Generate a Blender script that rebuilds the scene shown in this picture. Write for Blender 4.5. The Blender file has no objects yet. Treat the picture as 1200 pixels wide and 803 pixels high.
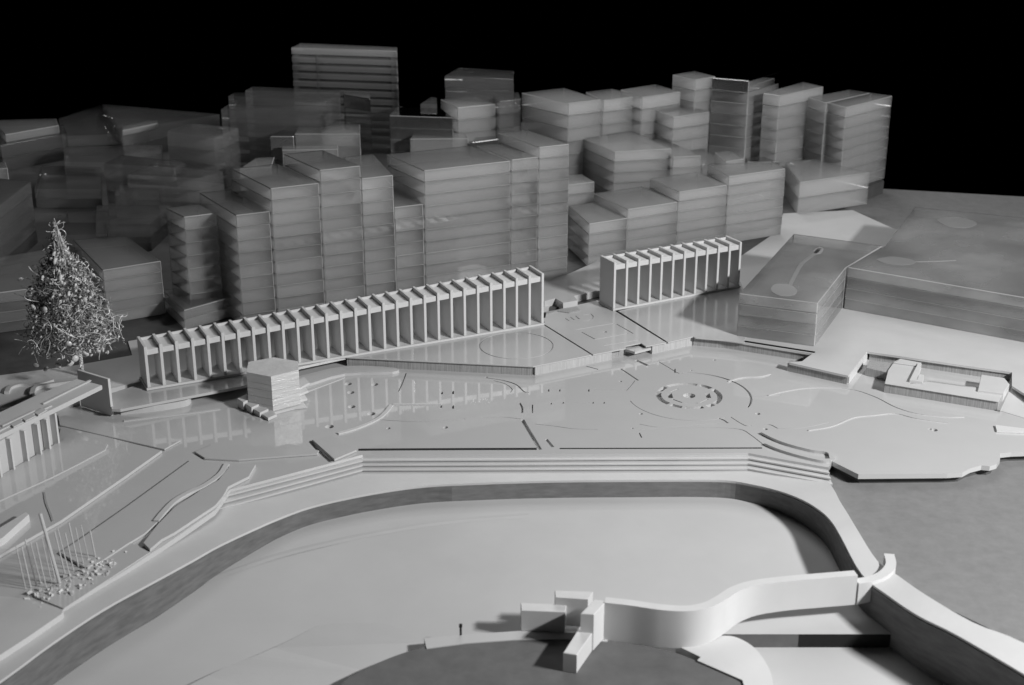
import bpy, bmesh, math, random
from mathutils import Vector, Matrix
from mathutils.geometry import tessellate_polygon
random.seed(7)
SC = bpy.context.scene
COL = SC.collection

# ------------------------------------------------------------------ camera
CAM_H, FOC, YHOR = 6.0, 1650.0, -228.0            # height above the plaza sheet, focal length in photo pixels, horizon row
PITCH = math.atan((401.5 - YHOR) / FOC)
cam = bpy.data.cameras.new('camera'); camo = bpy.data.objects.new('camera', cam); COL.objects.link(camo)
camo.location = (0, 0, CAM_H); camo.rotation_euler = (math.pi / 2 - PITCH, 0, 0)
cam.sensor_width = 36.0; cam.lens = FOC / 1200 * 36; cam.clip_end = 500; cam.clip_start = 0.1
cam.dof.use_dof = True; cam.dof.focus_distance = 15.6; cam.dof.aperture_fstop = 1.1
SC.camera = camo

# ------------------------------------------------------------------ world: a dark room
W = bpy.data.worlds.new('World'); SC.world = W; W.use_nodes = True
W.node_tree.nodes['Background'].inputs[0].default_value = (0, 0, 0, 1)
W.node_tree.nodes['Background'].inputs[1].default_value = 0.0

# ------------------------------------------------------------------ lamps
def area(name, loc, target, sx, sy, power):
    l = bpy.data.lights.new(name, 'AREA'); l.shape = 'RECTANGLE'; l.size = sx; l.size_y = sy; l.energy = power
    o = bpy.data.objects.new(name, l); COL.objects.link(o); o.location = loc
    o.rotation_euler = (Vector(target) - Vector(loc)).to_track_quat('-Z', 'Y').to_euler()
    return o
area('key_lamp', (12.0, 5.5, 8.3), (0, 14, 0), 2.2, 0.6, 3200)
area('back_lamp', (2, 40, 19), (0, 19, 0.5), 9, 3, 1000)
area('overhead_fill', (1.2, 23.5, 12.5), (0, 18.5, 0), 10, 6, 620)  # added overhead fill that lifts roofs and acrylic, no real lamp there

SC.view_settings.view_transform = 'Standard'; SC.view_settings.look = 'None'
SC.view_settings.exposure = 0.0; SC.view_settings.gamma = 1.0
SC.cycles.max_bounces = 9; SC.cycles.volume_bounces = 4; SC.cycles.transmission_bounces = 8; SC.cycles.glossy_bounces = 4; SC.cycles.transparent_max_bounces = 32
SC.cycles.caustics_reflective = False; SC.cycles.caustics_refractive = False
SC.cycles.use_denoising = True; SC.cycles.sample_clamp_indirect = 12.0

# ------------------------------------------------------------------ helpers
CP, SP = math.cos(PITCH), math.sin(PITCH)
def at(px, py, z=0.0):
    """point of the place that stands at height z along the sight line of a photo pixel"""
    u = (px - 600) / FOC; v = (401.5 - py) / FOC
    d = Vector((u, CP + v * SP, -SP + v * CP)); t = (z - CAM_H) / d.z
    return Vector((d.x * t, d.y * t, z))
def on_line(px, py, A, ang):
    """height at which the sight line meets the upright plane through A along ang"""
    n = Vector((-math.sin(ang), math.cos(ang), 0)); lo, hi = 0.0, 5.0
    for _ in range(50):
        m = (lo + hi) / 2
        if (at(px, py, m) - A).dot(n) > 0: lo = m
        else: hi = m
    return m
def height_over(bx, by, z0, py):
    b = at(bx, by, z0); lo, hi = z0, z0 + 6
    for _ in range(50):
        m = (lo + hi) / 2; zc = b.y * CP - (m - CAM_H) * SP; yc = b.y * SP + (m - CAM_H) * CP
        if 401.5 - FOC * yc / zc > py: lo = m
        else: hi = m
    return m

def tag(o, label=None, cat=None, group=None, kind=None):
    if label: o['label'] = label
    if cat: o['category'] = cat
    if group: o['group'] = group
    if kind: o['kind'] = kind
    return o
def empty(name, loc, label=None, cat=None, group=None, kind=None):
    o = bpy.data.objects.new(name, None); COL.objects.link(o); o.location = loc; o.empty_display_size = 0.05
    return tag(o, label, cat, group, kind)
def link(name, me, mat, parent=None, loc=(0, 0, 0)):
    o = bpy.data.objects.new(name, me); COL.objects.link(o); o.location = loc
    if parent: o.parent = parent
    if mat and not me.materials: me.materials.append(mat)
    return o
def org(parent):
    return parent.location.copy() if parent else None

def area2(p): return sum(p[i].x * p[(i + 1) % len(p)].y - p[(i + 1) % len(p)].x * p[i].y for i in range(len(p))) / 2
def inset(p, d):
    n = len(p); out = []
    for i in range(n):
        a, b, c = p[i - 1], p[i], p[(i + 1) % n]
        e1 = (b - a).to_2d(); e2 = (c - b).to_2d()
        if e1.length < 1e-6 or e2.length < 1e-6: out.append(b.copy()); continue
        e1.normalize(); e2.normalize()
        n1 = Vector((-e1.y, e1.x)); n2 = Vector((-e2.y, e2.x)); m = n1 + n2
        k = m.length_squared
        m = m * (2 / k) if k > 0.35 else n1
        out.append(Vector((b.x + m.x * d, b.y + m.y * d, b.z)))
    return out
def prism_bm(bm, poly, z0, z1, ch=0.0, off=Vector((0, 0, 0))):
    """upright solid over a plan outline; z1 None keeps each corner's own height; ch chamfers the edges"""
    p = [Vector(q) for q in poly]
    if area2(p) < 0: p.reverse()
    top = [(q.z if z1 is None else z1) for q in p]
    def ring(pp, zz): return [bm.verts.new(Vector((q.x, q.y, z)) - off) for q, z in zip(pp, zz)]
    n = len(p); rings = []
    if ch > 0:
        ip = inset(p, ch)
        rings = [ring(ip, [z0] * n), ring(p, [z0 + ch] * n), ring(p, [t - ch for t in top]), ring(ip, top)]
    else:
        rings = [ring(p, [z0] * n), ring(p, top)]
    for a, b in zip(rings, rings[1:]):
        for i in range(n):
            j = (i + 1) % n; bm.faces.new((a[i], a[j], b[j], b[i]))
    if n == 4 or n == 3:
        bm.faces.new(rings[-1]); bm.faces.new(list(reversed(rings[0])))
    else:
        for tri in tessellate_polygon([[Vector((v.co.x, v.co.y, 0)) for v in rings[-1]]]):
            q = [rings[-1][i] for i in tri]
            nz = (q[1].co - q[0].co).to_2d().to_3d().cross((q[2].co - q[0].co).to_2d().to_3d()).z
            if abs(nz) < 1e-12: continue
            if nz < 0: q.reverse()
            try:
                bm.faces.new(q)
                w = [rings[0][i] for i in tri]
                if nz < 0: w.reverse()
                bm.faces.new(list(reversed(w)))
            except ValueError: pass
def done(name, bm, mat, parent=None, loc=None):
    me = bpy.data.meshes.new(name); bmesh.ops.recalc_face_normals(bm, faces=bm.faces[:]); bm.to_mesh(me); bm.free()
    return link(name, me, mat, parent, loc if loc is not None else (0, 0, 0))
def centre(poly, z):
    c = sum((Vector(q) for q in poly), Vector()) / len(poly); c.z = z; return c
def prism(name, poly, z0, z1, mat, parent=None, ch=0.0):
    bm = bmesh.new()
    if parent: prism_bm(bm, poly, z0, z1, ch, parent.location); return done(name, bm, mat, parent)
    c = centre(poly, z0); prism_bm(bm, poly, z0, z1, ch, c); return done(name, bm, mat, None, c)
def A(pts, z=0.0):
    return [at(p[0], p[1], p[2] if len(p) > 2 else z) for p in pts]
def smooth_line(pts, n=6):
    """Catmull-Rom through points"""
    P = [pts[0] * 2 - pts[1]] + list(pts) + [pts[-1] * 2 - pts[-2]]; out = []
    for i in range(1, len(P) - 2):
        for k in range(n):
            t = k / n; a, b, c, d = P[i - 1], P[i], P[i + 1], P[i + 2]
            out.append(0.5 * ((2 * b) + (c - a) * t + (2 * a - 5 * b + 4 * c - d) * t * t + (3 * b - a - 3 * c + d) * t ** 3))
    out.append(pts[-1].copy()); return out
def ribbon(pts, w):
    """closed outline of a band of width w along a polyline"""
    L, R = [], []
    for i, p in enumerate(pts):
        a = pts[max(i - 1, 0)]; b = pts[min(i + 1, len(pts) - 1)]
        t = (b - a).to_2d().normalized(); n = Vector((-t.y, t.x, 0)) * (w / 2)
        L.append(p + n); R.append(p - n)
    return L, R
def band_bm(bm, pts, w, z0, z1, off=Vector((0, 0, 0)), closed=False):
    """swept rectangle along pts; z0/z1 relative to each point's own height when given as offsets"""
    L, R = ribbon(pts, w)
    if closed:
        n = len(pts); L, R = [], []
        for i in range(n):
            t = (pts[(i + 1) % n] - pts[i - 1]).to_2d().normalized(); nn = Vector((-t.y, t.x, 0)) * (w / 2)
            L.append(pts[i] + nn); R.append(pts[i] - nn)
    rows = []
    for l, r, p in zip(L, R, pts):
        q = []
        for s, z in ((l, z0), (r, z0), (r, z1), (l, z1)):
            q.append(bm.verts.new(Vector((s.x, s.y, p.z + z)) - off))
        rows.append(q)
    m = len(rows)
    for i in range(m if closed else m - 1):
        a, b = rows[i], rows[(i + 1) % m]
        for k in range(4): bm.faces.new((a[k], a[(k + 1) % 4], b[(k + 1) % 4], b[k]))
    if not closed:
        bm.faces.new(rows[0]); bm.faces.new(list(reversed(rows[-1])))
def tube_bm(bm, pts, r, sides=4, off=Vector((0, 0, 0)), r1=None):
    rows = []
    for i, p in enumerate(pts):
        t = (pts[min(i + 1, len(pts) - 1)] - pts[max(i - 1, 0)]).normalized()
        u = t.cross(Vector((0.31, 0.52, 0.79))).normalized(); v = t.cross(u)
        rr = r if r1 is None else r + (r1 - r) * i / (len(pts) - 1)
        rows.append([bm.verts.new(p - off + (u * math.cos(a) + v * math.sin(a)) * rr) for a in [k * math.tau / sides for k in range(sides)]])
    for a, b in zip(rows, rows[1:]):
        for k in range(sides): bm.faces.new((a[k], a[(k + 1) % sides], b[(k + 1) % sides], b[k]))
    bm.faces.new(rows[0]); bm.faces.new(list(reversed(rows[-1])))

# ------------------------------------------------------------------ materials
def newmat(name):
    m = bpy.data.materials.new(name); m.use_nodes = True; nt = m.node_tree
    return m, nt, nt.nodes['Principled BSDF']
def noise(nt, scale, vec=None, detail=6, rough=0.6, stretch=None, obj=True):
    tc = nt.nodes.new('ShaderNodeTexCoord'); mp = nt.nodes.new('ShaderNodeMapping')
    nt.links.new(tc.outputs['Object'], mp.inputs['Vector'])
    if stretch: mp.inputs['Scale'].default_value = stretch
    n = nt.nodes.new('ShaderNodeTexNoise'); n.inputs['Scale'].default_value = scale
    n.inputs['Detail'].default_value = detail; n.inputs['Roughness'].default_value = rough
    nt.links.new(mp.outputs['Vector'], n.inputs['Vector']); return n
def ramp(nt, src, p0, c0, p1, c1):
    r = nt.nodes.new('ShaderNodeValToRGB'); e = r.color_ramp.elements
    e[0].position = p0; e[1].position = p1; e[0].color = (c0, c0, c0, 1); e[1].color = (c1, c1, c1, 1)
    nt.links.new(src, r.inputs['Fac']); return r
def grey(name, v, var=0.06, rough=0.5, spec=0.5, scale=3.0, stretch=None, bump=0.0, bscale=60.0, coat=0.0, coatr=0.05):
    m, nt, b = newmat(name)
    n = noise(nt, scale, stretch=stretch); r = ramp(nt, n.outputs['Fac'], 0.3, v * (1 - var), 0.72, v * (1 + var))
    nt.links.new(r.outputs['Color'], b.inputs['Base Color'])
    b.inputs['Specular IOR Level'].default_value = spec
    n2 = noise(nt, scale * 2.3); r2 = ramp(nt, n2.outputs['Fac'], 0.3, rough * 0.85, 0.75, min(1, rough * 1.2))
    nt.links.new(r2.outputs['Color'], b.inputs['Roughness'])
    b.inputs['Coat Weight'].default_value = coat; b.inputs['Coat Roughness'].default_value = coatr
    if bump > 0:
        n3 = noise(nt, bscale, stretch=stretch); bp = nt.nodes.new('ShaderNodeBump'); bp.inputs['Strength'].default_value = bump
        bp.inputs['Distance'].default_value = 0.01
        nt.links.new(n3.outputs['Fac'], bp.inputs['Height']); nt.links.new(bp.outputs['Normal'], b.inputs['Normal'])
    return m
M = {}
M['gloss'] = grey('white_gloss_sheet', 0.52, 0.03, 0.035, 0.75, 1.2, bump=0.004, bscale=6)
M['satin'] = grey('white_satin_sheet', 0.50, 0.03, 0.13, 0.4, 1.2, bump=0.01, bscale=9)
M['matt'] = grey('white_card', 0.55, 0.04, 0.42, 0.4, 2.0, bump=0.04, bscale=80)
M['floor'] = grey('white_basin_floor', 0.50, 0.05, 0.6, 0.25, 0.9, bump=0.03, bscale=30)
M['bright'] = grey('bright_white_card', 0.60, 0.03, 0.45, 0.4, 3.0)
M['edge'] = grey('sawn_edge_card', 0.34, 0.35, 0.75, 0.2, 30.0, stretch=(4, 4, 0.12), bump=0.35, bscale=45)
M['veneer'] = grey('dark_veneer_strip', 0.14, 0.25, 0.6, 0.3, 5.0, stretch=(1, 1, 5), bump=0.1, bscale=60)
M['edge_lit'] = grey('lit_sawn_edge_card', 0.46, 0.18, 0.7, 0.2, 30.0, stretch=(4, 4, 0.2), bump=0.3, bscale=45)  # lit copy of the sawn edge card, for walls facing the key
M['veneer_pale'] = grey('pale_veneer_strip', 0.175, 0.2, 0.6, 0.3, 5.0, stretch=(1, 1, 5), bump=0.1, bscale=60)
M['board'] = grey('fibre_board', 0.20, 0.10, 0.7, 0.3, 9.0, bump=0.12, bscale=120)
M['citybase'] = grey('dark_city_board', 0.085, 0.2, 0.6, 0.3, 3.0)
M['isle'] = grey('grey_felt_card', 0.14, 0.12, 0.9, 0.15, 6.0, bump=0.2, bscale=150)
M['dark'] = grey('black_and_painted_shade', 0.02, 0.2, 0.8, 0.2, 5.0)  # black of pin and knob, and painted shade in joints and gaps
M['wire'] = grey('twisted_wire', 0.62, 0.5, 0.45, 0.5, 14.0)
M['wire'].node_tree.nodes['Principled BSDF'].inputs['Metallic'].default_value = 0.15
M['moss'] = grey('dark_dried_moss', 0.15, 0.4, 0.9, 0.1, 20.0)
M['bead'] = grey('pearl_bead', 0.62, 0.15, 0.3, 0.6, 8.0)

def acrylic(name, milk, lo, hi, rough=0.06, dens=1.0):
    """stacked acrylic sheets: clear skin with a sheen, clouded by saw marks and glue, top bands of internal reflection painted in"""
    m, nt, b = newmat(name); nt.nodes.remove(b)
    out = nt.nodes['Material Output']
    tp_ = nt.nodes.new('ShaderNodeBsdfTransparent'); tp_.inputs['Color'].default_value = (0.985, 0.985, 0.985, 1)
    df = nt.nodes.new('ShaderNodeBsdfDiffuse'); tr = nt.nodes.new('ShaderNodeBsdfTranslucent')
    n0 = noise(nt, 1.2, stretch=(1, 1, 3), detail=3); r0 = ramp(nt, n0.outputs['Fac'], 0.3, milk * 0.95, 0.7, milk * 1.04)
    for q in (df, tr): nt.links.new(r0.outputs['Color'], q.inputs['Color'])
    ms = nt.nodes.new('ShaderNodeMixShader'); ms.inputs[0].default_value = 0.45
    nt.links.new(df.outputs[0], ms.inputs[1]); nt.links.new(tr.outputs[0], ms.inputs[2])
    n1 = noise(nt, 0.9, stretch=(1, 1, 2.5), detail=5, rough=0.5)
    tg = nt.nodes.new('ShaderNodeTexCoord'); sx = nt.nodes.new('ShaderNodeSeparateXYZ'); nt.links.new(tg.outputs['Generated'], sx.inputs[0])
    gz = nt.nodes.new('ShaderNodeMath'); gz.operation = 'MULTIPLY_ADD'; gz.inputs[1].default_value = 0.18; gz.inputs[2].default_value = -0.09  # clearer toward each sheet's top: dark band of internal reflection painted into the mix
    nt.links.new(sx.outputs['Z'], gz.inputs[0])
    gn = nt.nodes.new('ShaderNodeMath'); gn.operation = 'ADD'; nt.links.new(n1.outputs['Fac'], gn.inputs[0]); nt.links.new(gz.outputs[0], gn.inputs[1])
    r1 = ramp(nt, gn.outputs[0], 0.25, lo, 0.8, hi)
    oi = nt.nodes.new('ShaderNodeObjectInfo')
    mx = nt.nodes.new('ShaderNodeMath'); mx.operation = 'MULTIPLY_ADD'; mx.inputs[1].default_value = 0.14; mx.inputs[2].default_value = -0.07
    nt.links.new(oi.outputs['Random'], mx.inputs[0])
    ad = nt.nodes.new('ShaderNodeMath'); ad.operation = 'ADD'; ad.use_clamp = True
    nt.links.new(r1.outputs['Color'], ad.inputs[0]); nt.links.new(mx.outputs[0], ad.inputs[1])
    mm = nt.nodes.new('ShaderNodeMixShader')
    nt.links.new(ad.outputs[0], mm.inputs[0]); nt.links.new(ms.outputs[0], mm.inputs[1]); nt.links.new(tp_.outputs[0], mm.inputs[2])
    gs = nt.nodes.new('ShaderNodeBsdfGlossy'); gs.inputs['Roughness'].default_value = rough
    fr = nt.nodes.new('ShaderNodeFresnel'); fr.inputs['IOR'].default_value = 1.55
    fm = nt.nodes.new('ShaderNodeMixShader')
    nt.links.new(fr.outputs[0], fm.inputs[0]); nt.links.new(mm.outputs[0], fm.inputs[1]); nt.links.new(gs.outputs[0], fm.inputs[2])
    nt.links.new(fm.outputs[0], out.inputs['Surface'])
    vs = nt.nodes.new('ShaderNodeVolumeScatter'); vs.inputs['Color'].default_value = (0.998, 0.998, 0.998, 1); vs.inputs['Density'].default_value = dens
    vs.inputs['Anisotropy'].default_value = 0.0
    nt.links.new(vs.outputs[0], out.inputs['Volume']); return m
M['acr'] = acrylic('cloudy_acrylic', 0.95, 0.80, 0.95, 0.03, 2.3)
M['acr_clear'] = acrylic('clear_acrylic', 0.95, 0.82, 0.97, 0.02, 2.1)
M['acr_shaded'] = acrylic('shaded_acrylic', 0.62, 0.82, 0.96, 0.10, 0.34)  # shaded copy: dimness of the far rows put into the colour
M['acr_milky'] = acrylic('milky_acrylic', 0.95, 0.76, 0.92, 0.08, 2.5)
M['acr_block'] = acrylic('thick_clear_acrylic', 0.95, 0.50, 0.94, 0.05, 3.0)
M['glue'] = acrylic('dried_glue', 0.9, 0.30, 0.50, 0.15, 1.0)
M['acr_edge'] = acrylic('sawn_acrylic_edge', 0.95, 0.15, 0.45, 0.2, 1.0)

# ------------------------------------------------------------------ the setting
ZC = 0.12                                             # level of the upper court and of the town
def cut(o, cutter_bm):
    """sink grooves and holes into a sheet"""
    me = bpy.data.meshes.new('cutter'); bmesh.ops.recalc_face_normals(cutter_bm, faces=cutter_bm.faces[:]); cutter_bm.to_mesh(me); cutter_bm.free()
    c = bpy.data.objects.new('cutter', me); COL.objects.link(c)
    md = o.modifiers.new('cut', 'BOOLEAN'); md.operation = 'DIFFERENCE'; md.object = c; md.solver = 'EXACT'; md.use_self = True
    dg = bpy.context.evaluated_depsgraph_get(); nm = bpy.data.meshes.new_from_object(o.evaluated_get(dg))
    o.modifiers.clear(); old = o.data; o.data = nm; bpy.data.objects.remove(c); bpy.data.meshes.remove(me)
def S(o): return tag(o, kind='structure')

# base board under the whole model
S(prism('base_board', [Vector((-16, 5, 0)), Vector((7, 5, 0)), Vector((7, 21.0, 0)), Vector((-16, 22, 0))], -1.0, -0.62, M['citybase']))
# fibre board to the right (front) and behind
bp = [Vector((2.2, 6, 0)), Vector((14, 6, 0)), Vector((14, 21.29, 0)), at(1200, 221, .02), at(1036, 212, .02), Vector((4.0, 23.7, 0)), Vector((3.0, 13.4, 0))]
bp = [at(1041, 670, -.12), at(1083, 700, -.12), at(1215, 770, -.17), Vector((9, 8, 0)), Vector((14, 8, 0)), Vector((14, 21.29, 0)), at(1200, 221, .02), at(1036, 212, .02), Vector((4.0, 23.7, 0)), Vector((2.6, 13.2, 0)), at(960, 566, -.12), at(985, 600, -.12), at(1015, 650, -.12)]
S(prism('fibre_board_ground', bp, -0.5, -0.12, M['board']))
# dark board that carries the town
tb = [at(-120, 470, .1), at(150, 440, .1), at(640, 362, .1), at(705, 352, .1), at(925, 300, .1), at(930, 252, .1), at(1036, 212, .1), at(1000, 190, .1), at(800, 150, .1), at(500, 140, .1), at(470, 125, .1), at(300, 160, .1), at(258, 160, .1), at(119, 151, .1), at(60, 163, .1), at(-150, 176, .1), Vector((-15, 18, 0))]
S(prism('town_ground', tb, -0.4, 0.10, M['citybase']))

# plaza sheet
PL = [(269, 574), (425, 533), (877, 531), (971, 548), (975, 540.5), (1006, 556), (1110, 555), (1128, 553.8), (1137, 549), (1150, 545.5), (1160, 546.5), (1168, 544), (1172, 538), (1172, 531.5), (1185, 530), (1215, 529)]
pl = A(PL) + [Vector((7.2, 12.6, 0)), Vector((7.2, 15.0, 0)), at(1010, 405), at(930, 402), at(810, 385), at(640, 415), at(400, 408), at(200, 432), at(130, 452), at(-150, 470), at(-150, 800), at(-60, 795), at(0, 763), at(71, 715), at(148, 668), at(209, 628), at(252, 598)]
plaza = S(prism('plaza', pl, -0.05, 0.0, M['gloss']))
cb = bmesh.new()
def groove(px, w=0.018, d=0.04, sm=4, z=0.0, bmx=None, closed=False):
    p = A(px, z)
    if sm and len(p) > 2: p = smooth_line(p, sm)
    band_bm(bmx if bmx is not None else cb, p, w, -d, 0.02, closed=closed)
def hole(px, py, r, d, z=0.0, bmx=None, n=18):
    c = at(px, py, z); prism_bm(bmx if bmx is not None else cb, [c + Vector((math.cos(k * math.tau / n) * r, math.sin(k * math.tau / n) * r, 0)) for k in range(n)], z - d, z + 0.02)
for px, py, r in [(408, 450, .042), (439, 450.5, .042), (411, 460, .042), (412, 476.7, .042), (435, 485, .045), (386, 500, .047), (455, 502, .025), (522, 501, .028), (751, 485, .022), (888, 485, .028), (897, 503, .024), (810, 434, .014), (741, 502, .014), (727, 447, .02), (837, 422, .018), (1095, 504, .034), (1090, 503, .02)]:
    hole(px, py, r, 0.03)
for q, w in [([(422, 527), (480, 526.6), (629, 526)], .055), ([(656, 525.6), (760, 525.4), (893, 525)], .032),
          ([(612, 491.5), (618, 502), (626, 515), (633, 527)], .04), ([(640, 514.5), (648, 524)], .03), ([(626, 497), (650, 499.5), (672, 502.5), (700, 503.5)], .012),
          ([(566, 489.5), (590, 489), (610, 491)], .012), ([(445, 492), (480, 494), (510, 493.5), (545, 491)], .016),
          ([(364, 517), (375, 529), (388, 541)], .05), ([(571, 441.5), (571, 443), (590, 446), (605, 451), (614, 459), (620, 460)], .018),
          ([(578, 446), (592, 450), (600, 456), (598, 460)], .01), ([(476, 437), (472, 448), (467, 459)], .014),
          ([(518, 459), (518, 462)], .02), ([(531, 458), (531, 462)], .02), ([(517, 475), (517, 478)], .02), ([(531, 475), (531, 479)], .02),
          ([(609, 472), (612, 478), (612, 484)], .02), ([(624, 474), (624, 484)], .012), ([(660, 472.5), (690, 472)], .008),
          ([(643, 456), (643, 459)], .014), ([(656, 456), (656, 459)], .014), ([(690, 456), (690, 459)], .014), ([(693.5, 457), (733, 457)], .008),
          ([(646, 472), (646, 474)], .014), ([(660, 471), (660, 473)], .014), ([(695, 471), (695, 473)], .014), ([(708, 471), (708, 473)], .014),
          ([(727, 432), (737, 438.5), (748, 446)], .022), ([(734, 458), (741, 450), (744, 446)], .01), ([(686, 429), (701, 433)], .016), ([(791, 432), (791, 437)], .014),
          ([(772, 424), (783, 430.5), (794, 437), (800, 437.5)], .012), ([(745, 422), (759, 428.5)], .04),
          ([(853, 449), (870, 444.5), (890, 443.5), (903, 440)], .012), ([(881, 464.5), (900, 464.5), (915, 463)], .012),
          ([(749, 497), (770, 500.5), (800, 499), (842, 496.5)], .008), ([(745, 503.5), (790, 501.5), (830, 501), (866, 503), (880, 510), (898, 524)], .012),
          ([(842, 490), (848, 492.5), (853, 496)], .02), ([(856, 488.5), (866, 495), (874, 499), (881, 499)], .012), ([(895, 497.5), (903, 498), (911, 502)], .014), ([(749, 507), (752, 513)], .014),
          ([(911, 502), (930, 502.5), (950, 500), (972, 495)], .007)]:
    groove(q, w)
# circle cut round the fountain
fc = at(807.6, 463.7); FR_ = (at(879.5, 463.7) - fc).length
ring = lambda r, n, a0=0, a1=math.tau, z=0: [fc + Vector((math.cos(a0 + (a1 - a0) * k / n) * r, math.sin(a0 + (a1 - a0) * k / n) * r, z)) for k in range(n + 1)]
band_bm(cb, ring(FR_, 30, -0.5, 1.55), 0.024, -0.03, 0.02)
band_bm(cb, ring(FR_, 26, 3.35, 5.2), 0.008, -0.02, 0.02)
# the fountain itself: broken ring trough, eight-sided inner trough, basin hole
R0 = (at(846.5, 463.7) - fc).length
def arc_trough(r0, r1, a0, a1, d):
    n = max(3, int((a1 - a0) * 7)); prism_bm(cb, ring(r1, n, a0, a1) + list(reversed(ring(r0, n, a0, a1))), -d, 0.02)
for a0, a1 in [(-40, 32), (38, 62), (68, 128), (134, 158), (164, 222), (228, 250), (256, 290), (298, 314)]:
    arc_trough(R0 * 0.84, R0, math.radians(a0), math.radians(a1), 0.042)
for k in range(8):
    if k in (0, 3, 4, 7, 5, 6):
        a = math.radians(k * 45 - 22.5); b = math.radians(k * 45 + 22.5)
        w = 0.05 if k in (0, 4) else 0.016
        p = [fc + Vector((math.cos(a + .08), math.sin(a + .08), 0)) * R0 * .60, fc + Vector((math.cos(b - .08), math.sin(b - .08), 0)) * R0 * .60]
        band_bm(cb, p, w, -0.045, 0.02)
prism_bm(cb, ring(R0 * .19, 16)[:-1], -0.04, 0.02)
cut(plaza, cb)
# dark sub-sheet under the plaza closes the grooves, its tone painting the shade below the edge
S(prism('plaza_underlay', inset(list(pl) if area2(pl) > 0 else list(reversed(pl)), 0.05), -0.13, -0.052, M['citybase']))

# open joints in front of the stair, their shade painted as thin black strips
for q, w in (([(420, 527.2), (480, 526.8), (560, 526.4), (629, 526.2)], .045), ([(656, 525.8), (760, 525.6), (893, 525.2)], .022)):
    p = A(q); bm = bmesh.new(); c = centre(p, 0); band_bm(bm, p, w, -.002, .0015, c); S(done('joint_shade', bm, M['dark'], None, c))
# raised kerbs and sheets on the plaza
def kerb(px, w=0.03, h=0.02, z=0.0, mat='matt', sm=5):
    p = A(px, z); p = smooth_line(p, sm) if len(p) > 2 and sm else p
    bm = bmesh.new(); c = centre(p, z); band_bm(bm, p, w, -0.002, h, c)
    return S(done('kerb', bm, M[mat], None, c))
kerb([(396, 509), (417, 503), (440.5, 493), (451, 485), (459, 475.5)], .04, .014)
kerb([(461, 474.5), (490, 474.5), (517, 474.5)], .02, .012, sm=0)
kerb([(900, 464), (920, 459), (950, 455), (994, 456), (1025, 465), (1050, 477.5), (1075, 485), (1110, 489), (1130, 489)], .014, .008, 0, 'gloss')
kerb([(947, 505), (975, 500), (1000, 490), (1025, 487), (1049, 485), (1075, 491), (1111, 496)], .016, .009, 0, 'gloss')
kerb([(853, 447.5), (870, 443), (890, 442), (903, 439)], .014, .008)
kerb([(145, 494), (185, 489), (222, 485), (258, 480)], .03, .008, sm=0)
kerb([(325, 465), (352, 462), (403, 443)], .03, .008, sm=0)
S(prism('ramp_edge', A([(1166, 500), (1215, 506), (1215, 509), (1168, 507)]), 0.002, 0.02, M['bright']))
# bench arcs beside the stair
for q in ([(894, 509), (908, 516), (925, 522.5), (950, 529), (971, 532.5), (975, 540)], [(898, 522), (915, 529), (938, 536), (962, 541.5), (973, 542)]):
    p = smooth_line(A(q), 5); bm = bmesh.new(); c = centre(p, 0); band_bm(bm, p, .05, -.002, .03, c); S(done('kerb', bm, M['gloss'], None, c))

# raised sheets left of the stair: verge, lawn and lane plates
def plate(px, h=0.030, z=0.002, mat='gloss', name='ground_plate', ch=0.004):
    return S(prism(name, A(px), z, z + h, M[mat], ch=ch))
plate([(72, 503), (120, 514), (190, 531.5), (150, 560), (72, 614), (0, 655), (-120, 720), (-120, 620), (0, 561), (66, 523)])
plate([(76, 518), (95, 514), (113, 517), (127, 525), (124, 532), (90, 550), (60, 565), (0, 592), (-100, 640), (-100, 600), (0, 563)], .014, .0285)
plate([(68, 487), (130, 497), (212, 518), (193, 528.5), (130, 514), (70, 500)], .016)
plate([(224, 541), (262, 545.5), (268, 549), (252, 566), (232, 577), (205, 592), (190, 610), (170, 628), (150, 640), (120, 660), (100, 668), (70, 650), (100, 630), (150, 595)], .020)
plate([(270, 549), (300, 548), (292, 562), (268, 574), (262, 585), (253, 596), (232, 610), (205, 628), (190, 636), (176, 648), (168, 640), (185, 618), (205, 598), (235, 578), (256, 566)], .030)
plate([(228, 531.5), (250, 522), (300, 524), (340, 522), (374, 530), (372, 534), (330, 537), (280, 541), (240, 539)], .018)
plate([(390, 512), (418, 530), (392, 541), (366, 518)], .022)
kerb([(266, 545), (258, 557), (240, 570), (222, 578), (205, 588), (192, 601), (183, 612)], .05, .018, 0.018, 'matt')
kerb([(52, 578), (54, 590), (59, 603), (62, 612)], .018, .012, 0.026, 'edge')

# stair of four steps down to the basin walk
LS = [(269, 574), (264, 581), (258, 589.5), (254, 597)]; MS = [(425, 533), (425, 539.5), (425, 545), (425, 550.5)]
NS = [(877, 531), (877, 537), (876.5, 543), (876, 549)]; RS = [(971, 548), (972.5, 554.5), (974, 561), (976, 567.5)]
stair = empty('stairs', at(640, 540, -.09), kind='structure')
for k in range(1, 4):
    z = -0.027 * k
    o = prism('step', [at(*LS[k], z), at(*MS[k], z), at(*NS[k], z), at(*RS[k], z), at(950, 520, z), at(430, 515, z), at(300, 548, z)], z - 0.016, z, M['matt'], stair)
for k in range(0, 4):
    z = -0.027 * k - .017
    sh = lambda p: at(p[0], p[1] - 1.6, z + .017)
    q = [sh(LS[k]), sh(MS[k]), sh(NS[k]), sh(RS[k]), at(940, 518, z), at(440, 513, z), at(310, 545, z)]
    prism('riser', q, z - .012 if k else -.040, z if k else -.0505 + .012, M['edge'], stair)  # darker card paints the shade line under each nosing
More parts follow.
